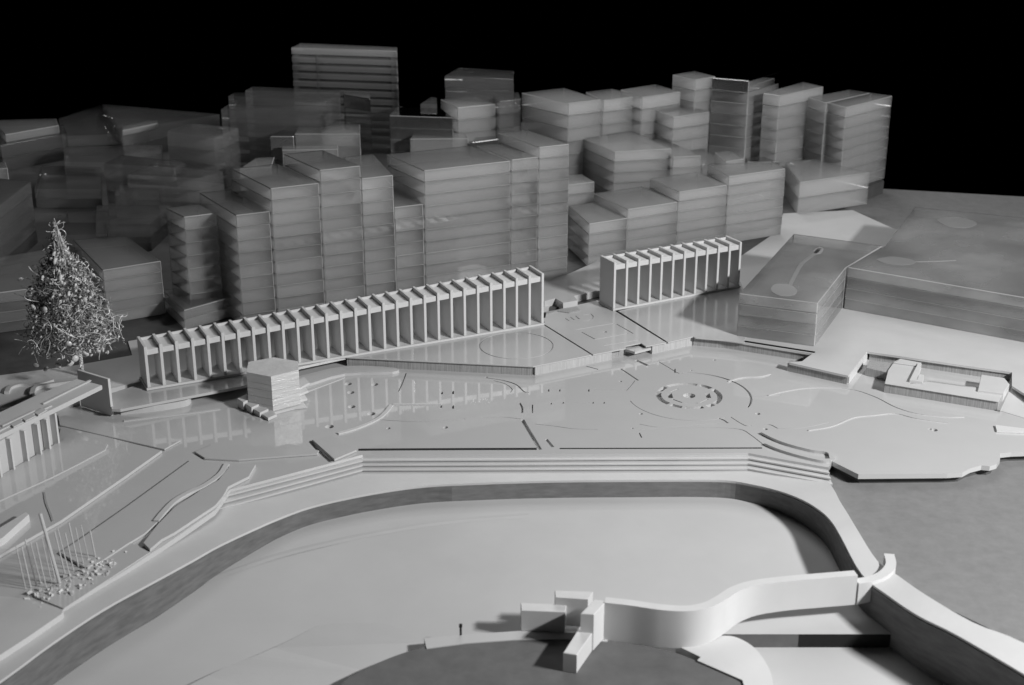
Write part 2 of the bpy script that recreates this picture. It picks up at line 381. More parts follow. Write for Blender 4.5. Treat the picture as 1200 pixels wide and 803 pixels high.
# basin walk, its inner side a tall veneer strip
RIM = [(-90, 860, -110, 832, -.03), (6, 794, -20, 778, -.03), (60.5, 754, 20, 752, -.03), (121, 714, 71, 717, -.03), (181, 681, 130, 682, -.035), (225, 657, 180, 648, -.05), (257, 639, 209, 629, -.06), (303, 617.5, 254, 598, -.085), (330, 606, 290, 586, -.10), (360, 595, 325, 574, -.108), (400, 585, 375, 560, -.108), (450, 575.5, 425, 546, -.108), (500, 569, 480, 544, -.108), (560, 566, 550, 543, -.108), (620, 564, 620, 543, -.108), (680, 563, 680, 543, -.108), (760, 562.5, 760, 543, -.108), (810, 562.3, 810, 543, -.108), (850, 563, 876, 543, -.104), (875, 566.5, 925, 552, -.10), (912, 575, 965, 561, -.085), (941, 586, 977, 573.6, -.055), (962, 599, 984, 587, -.035), (975, 612, 994, 603, -.02), (986, 630, 1003, 618, -.005), (1010, 673, 1028, 657, .0), (1041, 698, 1053, 675, .012), (1077, 722, 1083, 696, .035), (1122, 744.5, 1140, 729.4, .05), (1200, 790, 1200, 753.6, .05), (1320, 862, 1310, 815, .05)]
def smooth_rows(rows, n=4):
    a = smooth_line([Vector((r[0], r[1], r[4])) for r in rows], n); b = smooth_line([Vector((r[2], r[3], r[4])) for r in rows], n)
    return [at(*q) for q in a], [at(*q) for q in b]
ri, ro = smooth_rows(RIM)
bm = bmesh.new()
va = [bm.verts.new(p) for p in ri]; vb = [bm.verts.new(p) for p in ro]; vc = [bm.verts.new((p.x, p.y, p.z - .022)) for p in ri]; vd = [bm.verts.new((p.x, p.y, -.6)) for p in ro]
for i in range(len(ri) - 1):
    bm.faces.new((va[i], va[i + 1], vb[i + 1], vb[i])); bm.faces.new((va[i], vc[i], vc[i + 1], va[i + 1])); bm.faces.new((vb[i], vb[i + 1], vd[i + 1], vd[i]))
S(done('basin_walk', bm, M['matt']))
# veneer strips: pieces that butt at taped joints
def veneer(i0, i1, mat='veneer', z0=-.6):
    bm = bmesh.new(); p = [Vector((q.x, q.y, q.z - .022)) for q in ri[i0:i1 + 1]]; c = centre(p, -.4)
    n = len(p); L, R = ribbon(p, 0.02)
    f = [[bm.verts.new(Vector((q.x, q.y, zz)) - c) for q, zz in zip(s, z)] for s, z in ((L, [q.z for q in p]), (R, [q.z for q in p]), (R, [z0] * n), (L, [z0] * n))]
    for i in range(n - 1):
        for k in range(4): bm.faces.new((f[k][i], f[k][i + 1], f[(k + 1) % 4][i + 1], f[(k + 1) % 4][i]))
    return tag(done('basin_wall_strip', bm, M[mat], None, c), kind='structure')
N = len(ri)
veneer(0, 50); veneer(50, 55, 'veneer_pale'); veneer(55, 74, 'veneer_pale'); veneer(74, 98); veneer(98, N - 1)
# basin floor
bm = bmesh.new(); XS = [-7 + .35 * i for i in range(25)] + [1.55, 2.0, 2.5, 3.0, 3.6]; XS = sorted(set(round(x, 3) for x in XS if x <= 3.6)); YS = [5.0, 6, 7, 7.6, 8.2, 8.6, 9.0, 9.4, 9.84, 10.2, 10.6, 11.0, 11.4, 11.8, 12.2, 12.6, 13.0]
def sst(t): t = max(0, min(1, t)); return t * t * (3 - 2 * t)
def zf(x, y): return -.29 - .085 * sst((11.5 - y) / 1.5) * sst((0.3 - x) / 2.0)
gv = {(i, j): bm.verts.new((x, y, zf(x, y))) for i, x in enumerate(XS) for j, y in enumerate(YS)}
for i in range(len(XS) - 1):
    for j in range(len(YS) - 1):
        if XS[i] >= 1.549 and YS[j + 1] <= 9.841: continue
        f = bm.faces.new((gv[i, j], gv[i + 1, j], gv[i + 1, j + 1], gv[i, j + 1])); f.smooth = True
S(done('basin_floor', bm, M['floor']))
S(prism('lower_pool_floor', [Vector((1.5, 5, 0)), Vector((4.6, 5, 0)), Vector((4.6, 9.84, 0)), Vector((1.5, 9.84, 0))], -.5, -.415, M['floor']))
S(prism('pool_drop_wall', [Vector((1.5, 9.84, 0)), Vector((2.33, 9.84, 0)), Vector((2.33, 9.87, 0)), Vector((1.5, 9.87, 0))], -.44, -.292, M['isle']))
S(prism('pool_drop_wall', [Vector((2.335, 9.845, 0)), Vector((3.2, 9.845, 0)), Vector((3.2, 9.87, 0)), Vector((2.335, 9.87, 0))], -.44, -.293, M['dark']))
def floor_at(px, py, h):
    z = -.3
    for _ in range(6): q = at(px, py, z); z = zf(q.x, q.y) + h
    return at(px, py, z)
fs = smooth_line([floor_at(x, y, h) for x, y, h in [(185, 822, .05), (225, 801, .05), (262, 783, .035), (300, 768, .05), (340, 750, .016), (375, 731, .001)]], 4) + [floor_at(x, y, h) for x, y, h in [(450, 730, .0006), (520, 752, .0006), (440, 790, .006), (380, 830, .02), (200, 840, .03)]]
bm = bmesh.new(); c = centre(fs, -.4); prism_bm(bm, fs, -.42, None, 0, c); S(done('floor_sheet', bm, M['floor'], None, c))
fl = smooth_line([floor_at(x, y, 0) for x, y in [(160, 722), (215, 691), (260, 673), (320, 653), (370, 640), (430, 627), (520, 612), (620, 604)]], 5)
bm = bmesh.new(); c = centre(fl, -.3); L_, R_ = ribbon(fl, .10)
va = [bm.verts.new(q - c + Vector((0, 0, .0005))) for q in L_]; vb = [bm.verts.new(q - c + Vector((0, 0, .0032))) for q in fl]; vc = [bm.verts.new(q - c + Vector((0, 0, .0005))) for q in R_]
for i in range(len(fl) - 1):
    bm.faces.new((va[i], va[i + 1], vb[i + 1], vb[i])); bm.faces.new((vb[i], vb[i + 1], vc[i + 1], vc[i]))
S(done('floor_fold', bm, M['floor'], None, c))

# round island
isl = [(380, 840), (402, 800), (430, 783), (465, 768), (500, 758), (545, 752), (600, 748), (660, 747), (720, 752), (780, 762), (810, 772), (850, 790), (890, 815), (900, 840)]
S(prism('island', smooth_line(A(isl, -.24), 4), -.40, -.24, M['isle']))
S(prism('island_landing', A([(497, 748), (540, 744), (615, 739), (712, 744), (712, 752), (660, 749), (600, 750), (545, 754), (500, 760)], -.232), -.30, -.232, M['floor']))
S(prism('island_fan', smooth_line(A([(792, 756), (815, 749), (850, 745), (868, 749), (885, 760), (897, 776), (905, 795), (908, 830)], -.225), 4) + A([(880, 830), (870, 797), (817, 774), (821, 770)], -.225), -.42, -.225, M['bright']))

# upper court: panels with open joints
court_z0 = -0.02
def court(px, cuts=None, name='court_panel'):
    o = S(prism(name, A(px, ZC), ZC - .014, ZC, M['satin'], ch=0.002))
    return o
c1 = court([(405, 418.8), (625, 429.5), (693.2, 416), (636.5, 380.5), (640, 372), (560, 390), (400, 417)])
cbm = bmesh.new(); cc = at(605, 405, ZC); rr = (at(648, 405, ZC) - cc).length
band_bm(cbm, [cc + Vector((math.cos(k * math.tau / 48) * rr, math.sin(k * math.tau / 48) * rr, 0)) for k in range(48)], .013, -.012, .02, closed=True); cut(c1, cbm)
c2 = court([(695, 415.6), (716, 411.6), (733, 408.5), (733.5, 405.5), (751, 402), (757, 406), (781, 401.6), (722.5, 365.5), (700, 352), (640, 366), (638, 380)])
cbm = bmesh.new()
for q in ([(675, 386.5), (720, 379)], [(681, 389), (697, 397.5)], [(697, 398), (736, 391)], [(722, 379.5), (742, 391)], [(708, 405), (749, 398.5)], [(662, 373), (667, 376)], [(668, 371.5), (673, 375)], [(674, 370), (679, 374)]):
    groove(q, .015, .012, 0, ZC, cbm)
groove([(684, 369.5), (692, 368), (695, 372), (690, 375.5), (683, 376.5)], .012, .012, 4, ZC, cbm)
hole(709, 389, .022, .02, ZC, cbm); cut(c2, cbm)
c3 = court([(783, 401.2), (812, 394.5), (815, 396), (850, 399), (872, 402), (880, 370), (868, 330), (724.5, 364.5)])
# retaining walls under the court, sawn edges showing
def wall(px, z1, th=0.05, z0=-.02, mat='edge', name='retaining_wall'):
    p = [at(a, b, z1) for a, b in px]; bm = bmesh.new(); c = centre(p, z0)
    L, R = ribbon(p, th)
    prism_bm(bm, L + list(reversed(R)), z0, z1, 0, c); return S(done(name, bm, M[mat], None, c))
wall([(407, 418.3), (624, 429)], ZC - .0145)
wall([(626, 429), (716, 411)], ZC - .0145, mat='edge_lit')
wall([(763, 404.5), (811, 394)], ZC - .0145, mat='edge_lit')
wall([(813, 393.5), (850, 396.5), (955, 413)], ZC - .004)
S(prism('ramp_landing', A([(733, 409), (751, 402.5), (763, 407.5), (744, 412.5)], .085), .055, .085, M['gloss']))
S(prism('court_recess', A([(716, 408), (764, 399), (764, 396), (716, 404)], ZC), 0, ZC - .035, M['edge']))
# colonnade apron with a thin white nosing, over an open gap
S(prism('court_apron', A([(131, 479.3), (141, 479.8), (288, 451.6), (350, 430.5), (405, 418.5), (400, 410), (170, 448), (128, 462)], ZC - .004), ZC - .034, ZC - .004, M['gloss']))
S(prism('apron_footing', smooth_line(A([(141, 479), (180, 475.5), (212, 470.5), (222, 467), (223, 462), (215, 456), (150, 466)], .07), 3), 0, .07, M['matt']))
S(prism('apron_footing', smooth_line(A([(346, 452), (365, 448), (404, 437), (460, 435), (462, 430), (405, 428), (350, 440)], .04), 3), 0, .03, M['matt']))
S(prism('apron_gap_shade', A([(150, 464), (400, 418), (398, 415), (150, 460)], .05), 0, .08, M['dark']))  # black sheet painting the shade of the open gap below the apron
# pale pavement behind the colonnades
S(prism('rear_pavement', A([(165, 449), (640, 366), (664, 322), (640, 318), (300, 372), (150, 400)], ZC - .006), .0, ZC - .006, M['matt']))
# terrace behind the colonnades
S(prism('rear_terrace', A([(638, 353), (651, 349.5), (660, 355), (677, 352), (672.5, 347), (701, 340.5), (704, 342), (760, 322), (700, 306), (664, 322), (600, 340)], .19), .0, .19, M['gloss']))
S(prism('rear_sunk_court', A([(640, 369), (653, 365), (667, 367), (680, 364), (676, 360), (640, 366)], ZC + .004), ZC + .001, ZC + .012, M['edge']))
S(prism('tree_lawn', A([(-130, 462), (0, 440), (90, 428), (168, 414), (170, 446), (132, 455), (100, 462), (-130, 500)], ZC), -.02, ZC, M['matt']))
kerb([(8, 462), (12, 456), (25, 452), (45, 452), (62, 447)], .05, .03, ZC, 'matt')
kerb([(38, 464), (42, 457), (60, 453), (88, 449)], .05, .04, ZC, 'matt')
# white ground on the right with the cut-out for the sunken yard
jg = A([(825, 394.5), (857, 398.7), (952, 414), (940, 423), (925, 424.5), (994, 440), (1016, 411.5), (1186, 436), (1186, 452), (1215, 470)], ZC) + [Vector((9, 13.9, ZC)), Vector((9, 21.4, ZC))] + A([(1120, 280), (1048, 268), (999, 246), (918, 250), (905, 275), (868, 300), (866, 330), (840, 350)], ZC)
S(prism('white_ground', jg, ZC - .03, ZC - .004, M['matt']))
S(prism('yard_wall', A([(923, 425.5), (993, 441), (993, 438), (926, 422)], ZC - .021), 0, ZC - .021, M['edge']))
S(prism('yard_wall', A([(995.5, 440), (1017, 412.5), (1014, 411), (992, 439)], ZC - .021), 0, ZC - .021, M['bright']))
S(prism('yard_wall', A([(1019, 412.5), (1186, 437.5), (1186, 434), (1019, 409)], ZC - .021), 0, ZC - .021, M['edge']))
S(prism('yard_wall', A([(1186.5, 438), (1168, 480, .02), (1172, 481, .02), (1191, 440)], ZC - .021), 0, None, M['edge']))
S(prism('yard_slope', A([(1187, 437.5, .1), (1171, 481, .006), (1300, 520, .006), (1300, 450, .1)]), -.01, None, M['matt']))

# ------------------------------------------------------------------ acrylic town
def stack(name, corners, z0, z1, n, mat, label, cat='building', ch=0.003, gap=0.002, shift=0.0, group=None):
    """a tower block of n acrylic sheets glued on top of each other"""
    root = empty(name, centre(corners, z0), label, cat, group)
    base = inset(corners if area2(corners) > 0 else list(reversed(corners)), 0.002); h = (z1 - z0) / n
    m8 = []; e = 0.009
    for i, q in enumerate(base):
        a, b = base[i - 1], base[(i + 1) % len(base)]
        m8 += [q + (a - q).normalized() * e, q + (b - q).normalized() * e]
    base = m8
    for k in range(n):
        dx = Vector((random.uniform(-1, 1), random.uniform(-1, 1), 0)) * 0.003
        prism('floor_slab', [q + dx for q in base], z0 + k * h + (gap / 2 if k else 0), z0 + (k + 1) * h - (gap / 2 if k < n - 1 else 0), mat, root, 0.009 if k == n - 1 else ch)
    for o in root.children:
        if mat is M['acr_shaded']: break
        o.data.materials.append(M['acr_edge'])
        for f in o.data.polygons:
            if f.area < 0.0035 and len(f.vertices) == 4 and (abs(f.normal.z) < .05 and min((o.data.vertices[f.edge_keys[i][0]].co - o.data.vertices[f.edge_keys[i][1]].co).length for i in range(4)) < .02 or .3 < abs(f.normal.z) < .95): f.material_index = 1
            elif .3 < abs(f.normal.z) < .95: f.material_index = 1
    return root
def quad(FL, FR, BL, z, BR=None):
    a, b, c = at(*FL, z), at(*FR, z), at(*BL, z)
    return [a, b, at(*BR, z) if BR else b + (c - a), c]
ANG = math.radians(25.4); FA = at(664, 326, ZC)
def front(FL, FR, BL, n, label, mat='acr', line=(FA, ANG), z0=ZC, BR=None, name='acrylic_building'):
    z = on_line(*FL, *line); q = quad(FL, FR, BL, z, BR); u = Vector((math.cos(line[1]), math.sin(line[1]), 0)); lo, hi = 0.0, 4.0
    for _ in range(40):         # keep every front of a row in one plane
        m = (lo + hi) / 2; p = q[0] + u * m
        if 600 + FOC * p.x / (p.y * CP - (z - CAM_H) * SP) < FR[0]: lo = m
        else: hi = m
    q[1] = q[0] + u * m
    if not BR: q[2] = q[1] + (q[3] - q[0])
    return stack(name, q, z0, z, n, M[mat], label)
# street front behind the long colonnade
front((276, 252.5), (316.3, 247), (233, 226), 9, 'cloudy acrylic block stepping up, between the banded low wing and the glinting block')
front((317, 221), (374, 212.5), (270.5, 197.5), 11, 'acrylic block with two bright glints on its left side')
front((374.5, 199.5), (422.5, 194), (332, 180.5), 12, 'tallest acrylic block of the left group, with a raised square roof sheet')
front((423.5, 209.5), (461, 204.5), (402, 184), 11, 'narrow acrylic block right beside the tallest block of the left group')
front((462, 243.3), (496, 239.3), (440, 215), 8, 'low narrow acrylic block filling the notch left of the wide slab block')
b7 = front((497, 200), (598.5, 187.5), (453, 181), 11, 'wide acrylic slab block with dark floor bands behind the long colonnade', 'acr_clear')
front((599.5, 187.4), (631, 183.8), (558, 170.5), 11, 'slim acrylic block between two bright upright joints behind the colonnade', 'acr_clear')
front((632, 172.6), (667.5, 168), (583, 155.5), 12, 'acrylic end block with a raised roof at the right of the front row')
F0z = height_over(215, 387, ZC, 364)
stack('acrylic_building', A([(215, 364), (279, 346), (257, 330), (189.5, 340)], F0z), ZC, F0z, 2, M['acr'], 'lowest acrylic box right behind the left part of the long colonnade')
q1 = quad((215, 254.5), (254.5, 249.5), (193.5, 243.7), 1.42); stack('acrylic_building', q1, ZC, 1.42, 8, M['acr_clear'], 'see-through acrylic wing with dark bands above the lowest box')
# street front behind the short colonnade
GA = at(915, 275, ZC); GL = (GA, math.radians(28))
front((690, 262.5), (735.5, 255.7), (666, 241), 4, 'lowest acrylic step of the row behind the short colonnade', 'acr_milky', GL)
front((736, 245.5), (794.5, 236.5), (695.5, 226.5), 5, 'second acrylic step of the row behind the short colonnade', 'acr_milky', GL)
front((795.5, 225), (852.5, 216), (761, 209), 6, 'third acrylic step of the row behind the short colonnade', 'acr_milky', GL)
front((854, 207), (921, 195), (829, 193), 7, 'tallest acrylic end block of the row behind the short colonnade', 'acr_milky', GL, BR=(905, 188.5))
# middle rows
def mid(pts, z1, n, label, mat='acr', z0=ZC): return stack('acrylic_building', A(pts, z1), z0, z1, n, M[mat], label)
mid([(720, 178), (787.5, 174.3), (738, 153), (683, 162)], .95, 5, 'plain acrylic box with bright front roof edge, behind the second step', 'acr_milky')
mid([(788.5, 184), (822, 182.5), (777, 162.5), (748, 165)], .85, 4, 'acrylic annex right of the plain box with bright roof edge')
mid([(823, 193), (852, 190), (816, 170), (790, 172)], .70, 3, 'narrow low acrylic block right behind the third step', 'acr')
mid([(662, 217.5), (697, 213), (682, 204), (648, 207)], .60, 3, 'low dim acrylic block in the gap right of the raised end block')
mid([(850, 189.5), (873, 186), (855, 176), (837, 178.5)], .88, 4, 'small acrylic cap block peeping over the tallest end block', 'acr_milky')
mid([(876, 190), (914, 189.5), (895, 184), (873, 184.5)], .80, 4, 'thin acrylic strip just behind the roof of the tallest end block', 'acr_milky')
zH = height_over(933, 252, .10, 214)
mid([(937, 214), (1020, 202), (951, 186.5), (920, 190.5)], zH, 2, 'low wide acrylic box standing at the rear end of the white ground', 'acr', .10)
# back row of towers
mid([(992, 126), (1046, 112.5), (1021, 109), (969, 120)], 1.50, 8, 'rightmost acrylic tower with three bright slanting joints', 'acr', .10)
mid([(968, 120.5), (1020, 108.8), (995, 105), (947, 114)], 1.51, 8, 'acrylic tower joined to the left rear of the rightmost tower', 'acr_clear', .10)
mid([(914, 112), (965.5, 101.6), (941.5, 96), (894, 109)], 1.62, 8, 'dark acrylic tower with a pale left edge, second from the right end', 'acr_clear', .10)
mid([(878, 95), (913.5, 85), (872.5, 83.5), (834, 91.2)], 1.80, 9, 'dark wide acrylic tower in the back row, third from the right end', 'acr', .10)
mid([(815, 93.5), (839, 89.5), (814, 83.2), (788, 87.5)], 1.80, 9, 'acrylic tower joined to the left of the dark wide tower', 'acr', .10)
mid([(789, 137.5), (832, 131), (800, 122), (762, 127)], 1.30, 6, 'lower gridded acrylic block in front of the joined dark towers', 'acr', .10)
mid([(752.5, 114), (798, 107.5), (768, 98.7), (727, 105)], 1.56, 7, 'acrylic block with banded front left of the joined towers', 'acr', .10)
mid([(707, 117.5), (751.5, 112.5), (717, 104), (686, 108)], 1.52, 7, 'acrylic block with bright joints, right of the broad back block', 'acr', .10)
mid([(666, 121), (704.5, 116.5), (661, 103), (611, 109)], 1.56, 7, 'broad acrylic block of the back row behind the raised end block', 'acr', .10)
mid([(585, 119), (611, 116), (608, 108), (577, 111)], 1.45, 6, 'slim dim acrylic block left of the broad back block', 'acr_shaded', .10)
mid([(521, 89), (602, 93), (602.5, 83.5), (537, 79.5)], 1.75, 8, 'square acrylic tower alone against the black in the middle of the back row', 'acr_shaded', .10)
mid([(536, 126.5), (581, 122), (557, 113), (516, 116.5)], 1.36, 6, 'pale acrylic block below the lone square tower', 'acr', .10)
mid([(492, 122), (512, 122.5), (512, 114.5), (505, 113.5)], 1.36, 6, 'tiny acrylic roof step left below the lone square tower', 'acr_shaded', .10)
mid([(456, 135.5), (531, 138), (518, 127), (465, 125.5)], 1.28, 6, 'acrylic block facing forward just behind the wide slab block', 'acr_milky', .10)
mid([(480, 163), (549, 162.5), (545, 156), (484, 157)], .98, 4, 'low acrylic step in front of the forward-facing block', 'acr', .10)
mid([(553, 167), (585, 163), (590, 158), (556, 161)], .95, 4, 'low acrylic strip left of the raised end block roof', 'acr', .10)
# tall slab and its neighbours on the left
uq = A([(341, 56), (465.5, 60), (465.5, 55.5), (352, 50.5)], 1.95)
U = stack('acrylic_building', uq, .10, 1.95, 13, M['acr'], 'tallest acrylic slab tower with dark floor bands against the black', gap=0.055)
for t0, t1 in ((0, .05), (.22, .255), (.93, 1)):      # clear upright panes between the floors
    p = [uq[0].lerp(uq[1], t0), uq[0].lerp(uq[1], t1), uq[3].lerp(uq[2], t1), uq[3].lerp(uq[2], t0)]
    prism('upright_pane', inset(p, .012), .11, 1.82, M['acr'], U)
mid([(287, 106), (399, 109), (399, 106), (296, 101.5)], 1.62, 7, 'long acrylic slab, top step of the stepped range below the tallest tower', 'acr_shaded', .10)
mid([(267, 112.5), (381.5, 119), (397, 111), (274, 108.5)], 1.54, 7, 'long acrylic slab, middle step of the stepped range', 'acr_shaded', .10)
mid([(258.5, 128), (376, 134), (384, 124), (266, 123.5)], 1.40, 6, 'long acrylic slab, lowest step of the stepped range', 'acr_shaded', .10)
mid([(402, 111), (434, 116), (434, 108), (404, 106.5)], 1.42, 6, 'dim acrylic block at the right end of the stepped range', 'acr_shaded', .10)
mid([(316, 160), (344, 160), (352, 147), (335, 149)], 1.10, 5, 'small acrylic block with two bright rounded edges behind the left group', 'acr_milky', .10)
mid([(345, 157), (422, 157), (422, 145.5), (350, 147)], 1.12, 5, 'acrylic block with notched roof behind the tallest block of the left group', 'acr', .10)
mid([(330, 176), (396, 175), (396, 170), (330, 171)], .98, 4, 'low acrylic sheet peeping over the raised square roof sheet', 'acr', .10)
mid([(280, 198), (318, 196), (322, 184), (300, 185)], .92, 4, 'small dim acrylic block just behind the glinting block', 'acr', .10)
mid([(195, 154), (251, 162.5), (280, 150), (224, 144)], 1.18, 5, 'dark acrylic block at the left edge of the stepped range', 'acr_shaded', .10)
mid([(148, 205), (234, 209), (262, 200.5), (178, 192)], .86, 4, 'dark acrylic block with a slanted right end behind the see-through wing', 'acr_shaded', .10)
mid([(121, 192), (205, 197), (218, 190), (142, 181.5)], .92, 4, 'dark acrylic block with a pale left corner, rear left', 'acr_shaded', .10)
mid([(134, 226), (186, 228), (190, 214), (140, 216)], .66, 3, 'dark acrylic step in front of the slanted dark block', 'acr_shaded', .10)
mid([(111, 262), (175, 262), (200, 240), (113, 241)], .50, 2, 'low dark acrylic step right above the wire tree', 'acr_shaded', .10)
mid([(67, 276), (125, 275), (125, 247), (79, 247)], .46, 2, 'low dark acrylic sheet behind the tip of the wire tree', 'acr_shaded', .10)
z = height_over(192, 402, ZC, 306)
mid([(120, 317), (189, 306), (148, 276), (85, 281)], .80, 5, 'acrylic block right behind the wire tree', 'acr')
mid([(-40, 348), (84, 332), (60, 291), (-40, 308)], .62, 4, 'wide acrylic block at the left edge behind the wire tree', 'acr')
mid([(-50, 280), (36, 213), (-10, 208), (-70, 225)], 1.0, 5, 'dark acrylic block cut by the left edge of the view', 'acr_shaded', .10)
mid([(-30, 200), (9, 197), (6, 190), (-30, 192)], 1.0, 5, 'small pale acrylic block behind the dark block at the left edge', 'acr', .10)
w1 = A([(6, 158), (69, 147), (66, 139), (-10, 141)], .70)
stack('acrylic_building', w1, .56, .70, 1, M['acr_milky'], 'flat acrylic slab with a bright front edge, far left')
stack('acrylic_building', inset(w1 if area2(w1) > 0 else w1[::-1], -.12), .10, .558, 2, M['acr_shaded'], 'flat dark acrylic slab under the bright-edged slab, far left')
mid([(143, 155), (185, 146), (258, 134), (119, 122)], .62, 2, 'broad flat acrylic slab with a short bright front edge, far rear left', 'acr_shaded', .10)
mid([(143, 153), (185, 144.5), (183, 140), (142, 148)], .72, 1, 'added bar standing in for the lit front edge of the broad flat slab, far rear left', 'acr_milky', .622)  # bar added to show the slab's lit front face
mid([(72, 160), (142, 157), (118, 123), (68, 139)], .48, 2, 'flat dark acrylic slab between the two bright-edged slabs', 'acr_shaded', .10)
mid([(40, 222), (118, 222), (118, 196), (48, 194)], .40, 2, 'wide low dark acrylic slab in the far left hollow', 'acr_shaded', .10)
mid([(75, 190), (190, 192), (190, 170), (75, 172)], .45, 2, 'wide low dark acrylic slab below the broad flat slab', 'acr_shaded', .10)
# two clear blocks on the white ground
j1 = A([(866, 344), (959, 355.5), (991.5, 314), (1035, 288), (930, 274)], .65)
J1 = stack('acrylic_building', j1, ZC, .65, 4, M['acr_block'], 'clear acrylic block nearest on the white ground, with cloudy glue marks on top')
j2 = A([(993, 313.2), (1260, 359), (1330, 268), (1071.5, 242.5), (1037, 288)], .66)
J2 = stack('acrylic_building', j2, ZC, .66, 4, M['acr_block'], 'large clear acrylic block at the right edge of the view')

def mark(root, px, z, w=None):
    if w: p = smooth_line(A(px, z), 5); bm = bmesh.new(); band_bm(bm, p, w, 0.0005, 0.003, root.location)
    else: bm = bmesh.new(); prism_bm(bm, smooth_line(A(px, z) + A(px[:1], z), 4)[:-1], z + .0005, z + .003, 0, root.location)
    return done('glue_mark', bm, M['glue'], root)
mark(J1, [(903, 339), (907, 334), (918, 333), (928, 335), (934, 341), (930, 346), (915, 347), (906, 343)], .65)
mark(J1, [(926, 334), (932, 322), (940, 309), (955, 297), (961, 291)], .65, .05)
mark(J1, [(953, 294), (960, 290), (965, 292), (962, 297), (955, 298)], .65)
mark(J2, [(1097, 258), (1110, 255), (1130, 256), (1145, 262), (1134, 267), (1112, 266)], .66)
mark(J2, [(1026, 304), (1045, 301), (1066, 304), (1073, 308), (1060, 311), (1038, 309)], .66)
mark(J2, [(1070, 307), (1095, 306.5), (1120, 305.5)], .66, .02)
# ------------------------------------------------------------------ colonnades
def colonnade(name, label, A0, B0, n, zt0, zt1, depth, t=0.032):
    d = (B0 - A0); d.z = 0; L = d.length; u = d / L; v = Vector((-u.y, u.x, 0)); ang = math.atan2(u.y, u.x)
    root = empty(name, (A0 + B0) / 2, label, 'colonnade')
    z0 = A0.z; R = root.location
    def box(nm, s0, s1, d0, d1, za, zb0, zb1, mat):
        bm = bmesh.new(); c = [A0 + u * s0 + v * d0, A0 + u * s1 + v * d0, A0 + u * s1 + v * d1, A0 + u * s0 + v * d1]
        lo = [bm.verts.new(Vector((q.x, q.y, za[k] if isinstance(za, (list, tuple)) else za)) - R) for k, q in enumerate(c)]
        hi = [bm.verts.new(Vector((q.x, q.y, zz)) - R) for q, zz in zip(c, (zb0, zb1, zb1, zb0))]
        bm.faces.new(list(reversed(lo))); bm.faces.new(hi)
        for i in range(4): bm.faces.new((lo[i], lo[(i + 1) % 4], hi[(i + 1) % 4], hi[i]))
        e = [x for x in bm.edges]; bmesh.ops.bevel(bm, geom=e, offset=0.003, segments=1, affect='EDGES')
        return done(nm, bm, mat, root)
    box('floor_plate', -t / 2 - .01, L + t / 2 + .01, -0.012, depth + .01, z0 - .012, z0 + .014, z0 + .014, M['bright'])
    for i in range(n):
        s = L * i / (n - 1); zt = zt0 + (zt1 - zt0) * i / (n - 1); j = random.uniform(-.004, .004)
        box('fin', s - t / 2 + j, s + t / 2 + j, 0, depth, z0 + .0145, zt, zt, M['bright'])
        if i < n - 1:
            zn = zt0 + (zt1 - zt0) * (i + 1) / (n - 1); a = s + t / 2 + .002; b = L * (i + 1) / (n - 1) - t / 2 - .002
            box('roof_panel', a, b, 0.02, depth - .035, [zt - .105, zn - .105, zn - .105, zt - .105], zt - .042, zn - .042, M['bright'])
            box('roof_beam', a, b, depth - .031, depth - .012, [zt - .05, zn - .05, zn - .05, zt - .05], zt - .012, zn - .012, M['bright'])
    return root
colonnade('colonnade', 'long white colonnade of thin fins in front of the acrylic blocks', at(174.5, 456, ZC + .012), at(635.5, 380, ZC + .012), 29, .615, .775, .36)
colonnade('colonnade', 'short white colonnade of twelve fins right of the long one', at(720, 363, ZC + .012), at(865.5, 336, ZC + .012), 12, .747, .737, .33)

# ------------------------------------------------------------------ six-sided pavilion
hz = height_over(318, 481.7, .03, 441)
hx = A([(317.5, 441.3), (350, 433.5), (349.3, 423.3), (321, 418.7), (291, 424), (288.7, 436)], hz)
pav = empty('hexagonal_pavilion', centre(hx, 0), 'six-sided stacked pavilion with a shining right face on the plaza', 'pavilion')
M['pav'] = grey('sawn_white_plastic', 0.60, 0.10, 0.24, 1.0, 4.0, stretch=(1, 1, 9), bump=1.0, bscale=6)
hh = inset(hx if area2(hx) > 0 else list(reversed(hx)), 0.0)
cuts = [.0, .14, .34, .56, .74, 1.0]
for a, b in zip(cuts, cuts[1:]):
    prism('wall_layer', hh, .03 + (hz - .03) * a + .001, .03 + (hz - .03) * b - .001, M['pav'], pav, .0015)
prism('base', inset(hh, -.035), 0.001, .03, M['matt'], pav, .003)
for k in range(4):      # stepped wings on both sides
    x0, y0 = 281 + 9.7 * k, 461 + 6.2 * k
    p = A([(x0 - 3, y0 + 6), (x0 + 4, y0 + 10.5), (x0 + 14, y0 + 6), (x0 + 8, y0 + .5)], .10 - .022 * k)
    prism('step', p, .002, .10 - .022 * k, M['bright'], pav, .003)
for k in range(4):
    p = A([(330 - 2 * k, 480 - 3 * k), (359 + 1.2 * k, 477 - 9.2 * k), (352 + 1.5 * k, 466 - 8 * k), (330, 470 - 4 * k)], .02 + .028 * k)
    prism('step', p, .002 + .028 * k, .02 + .028 * k + .008, M['bright'], pav, .003)

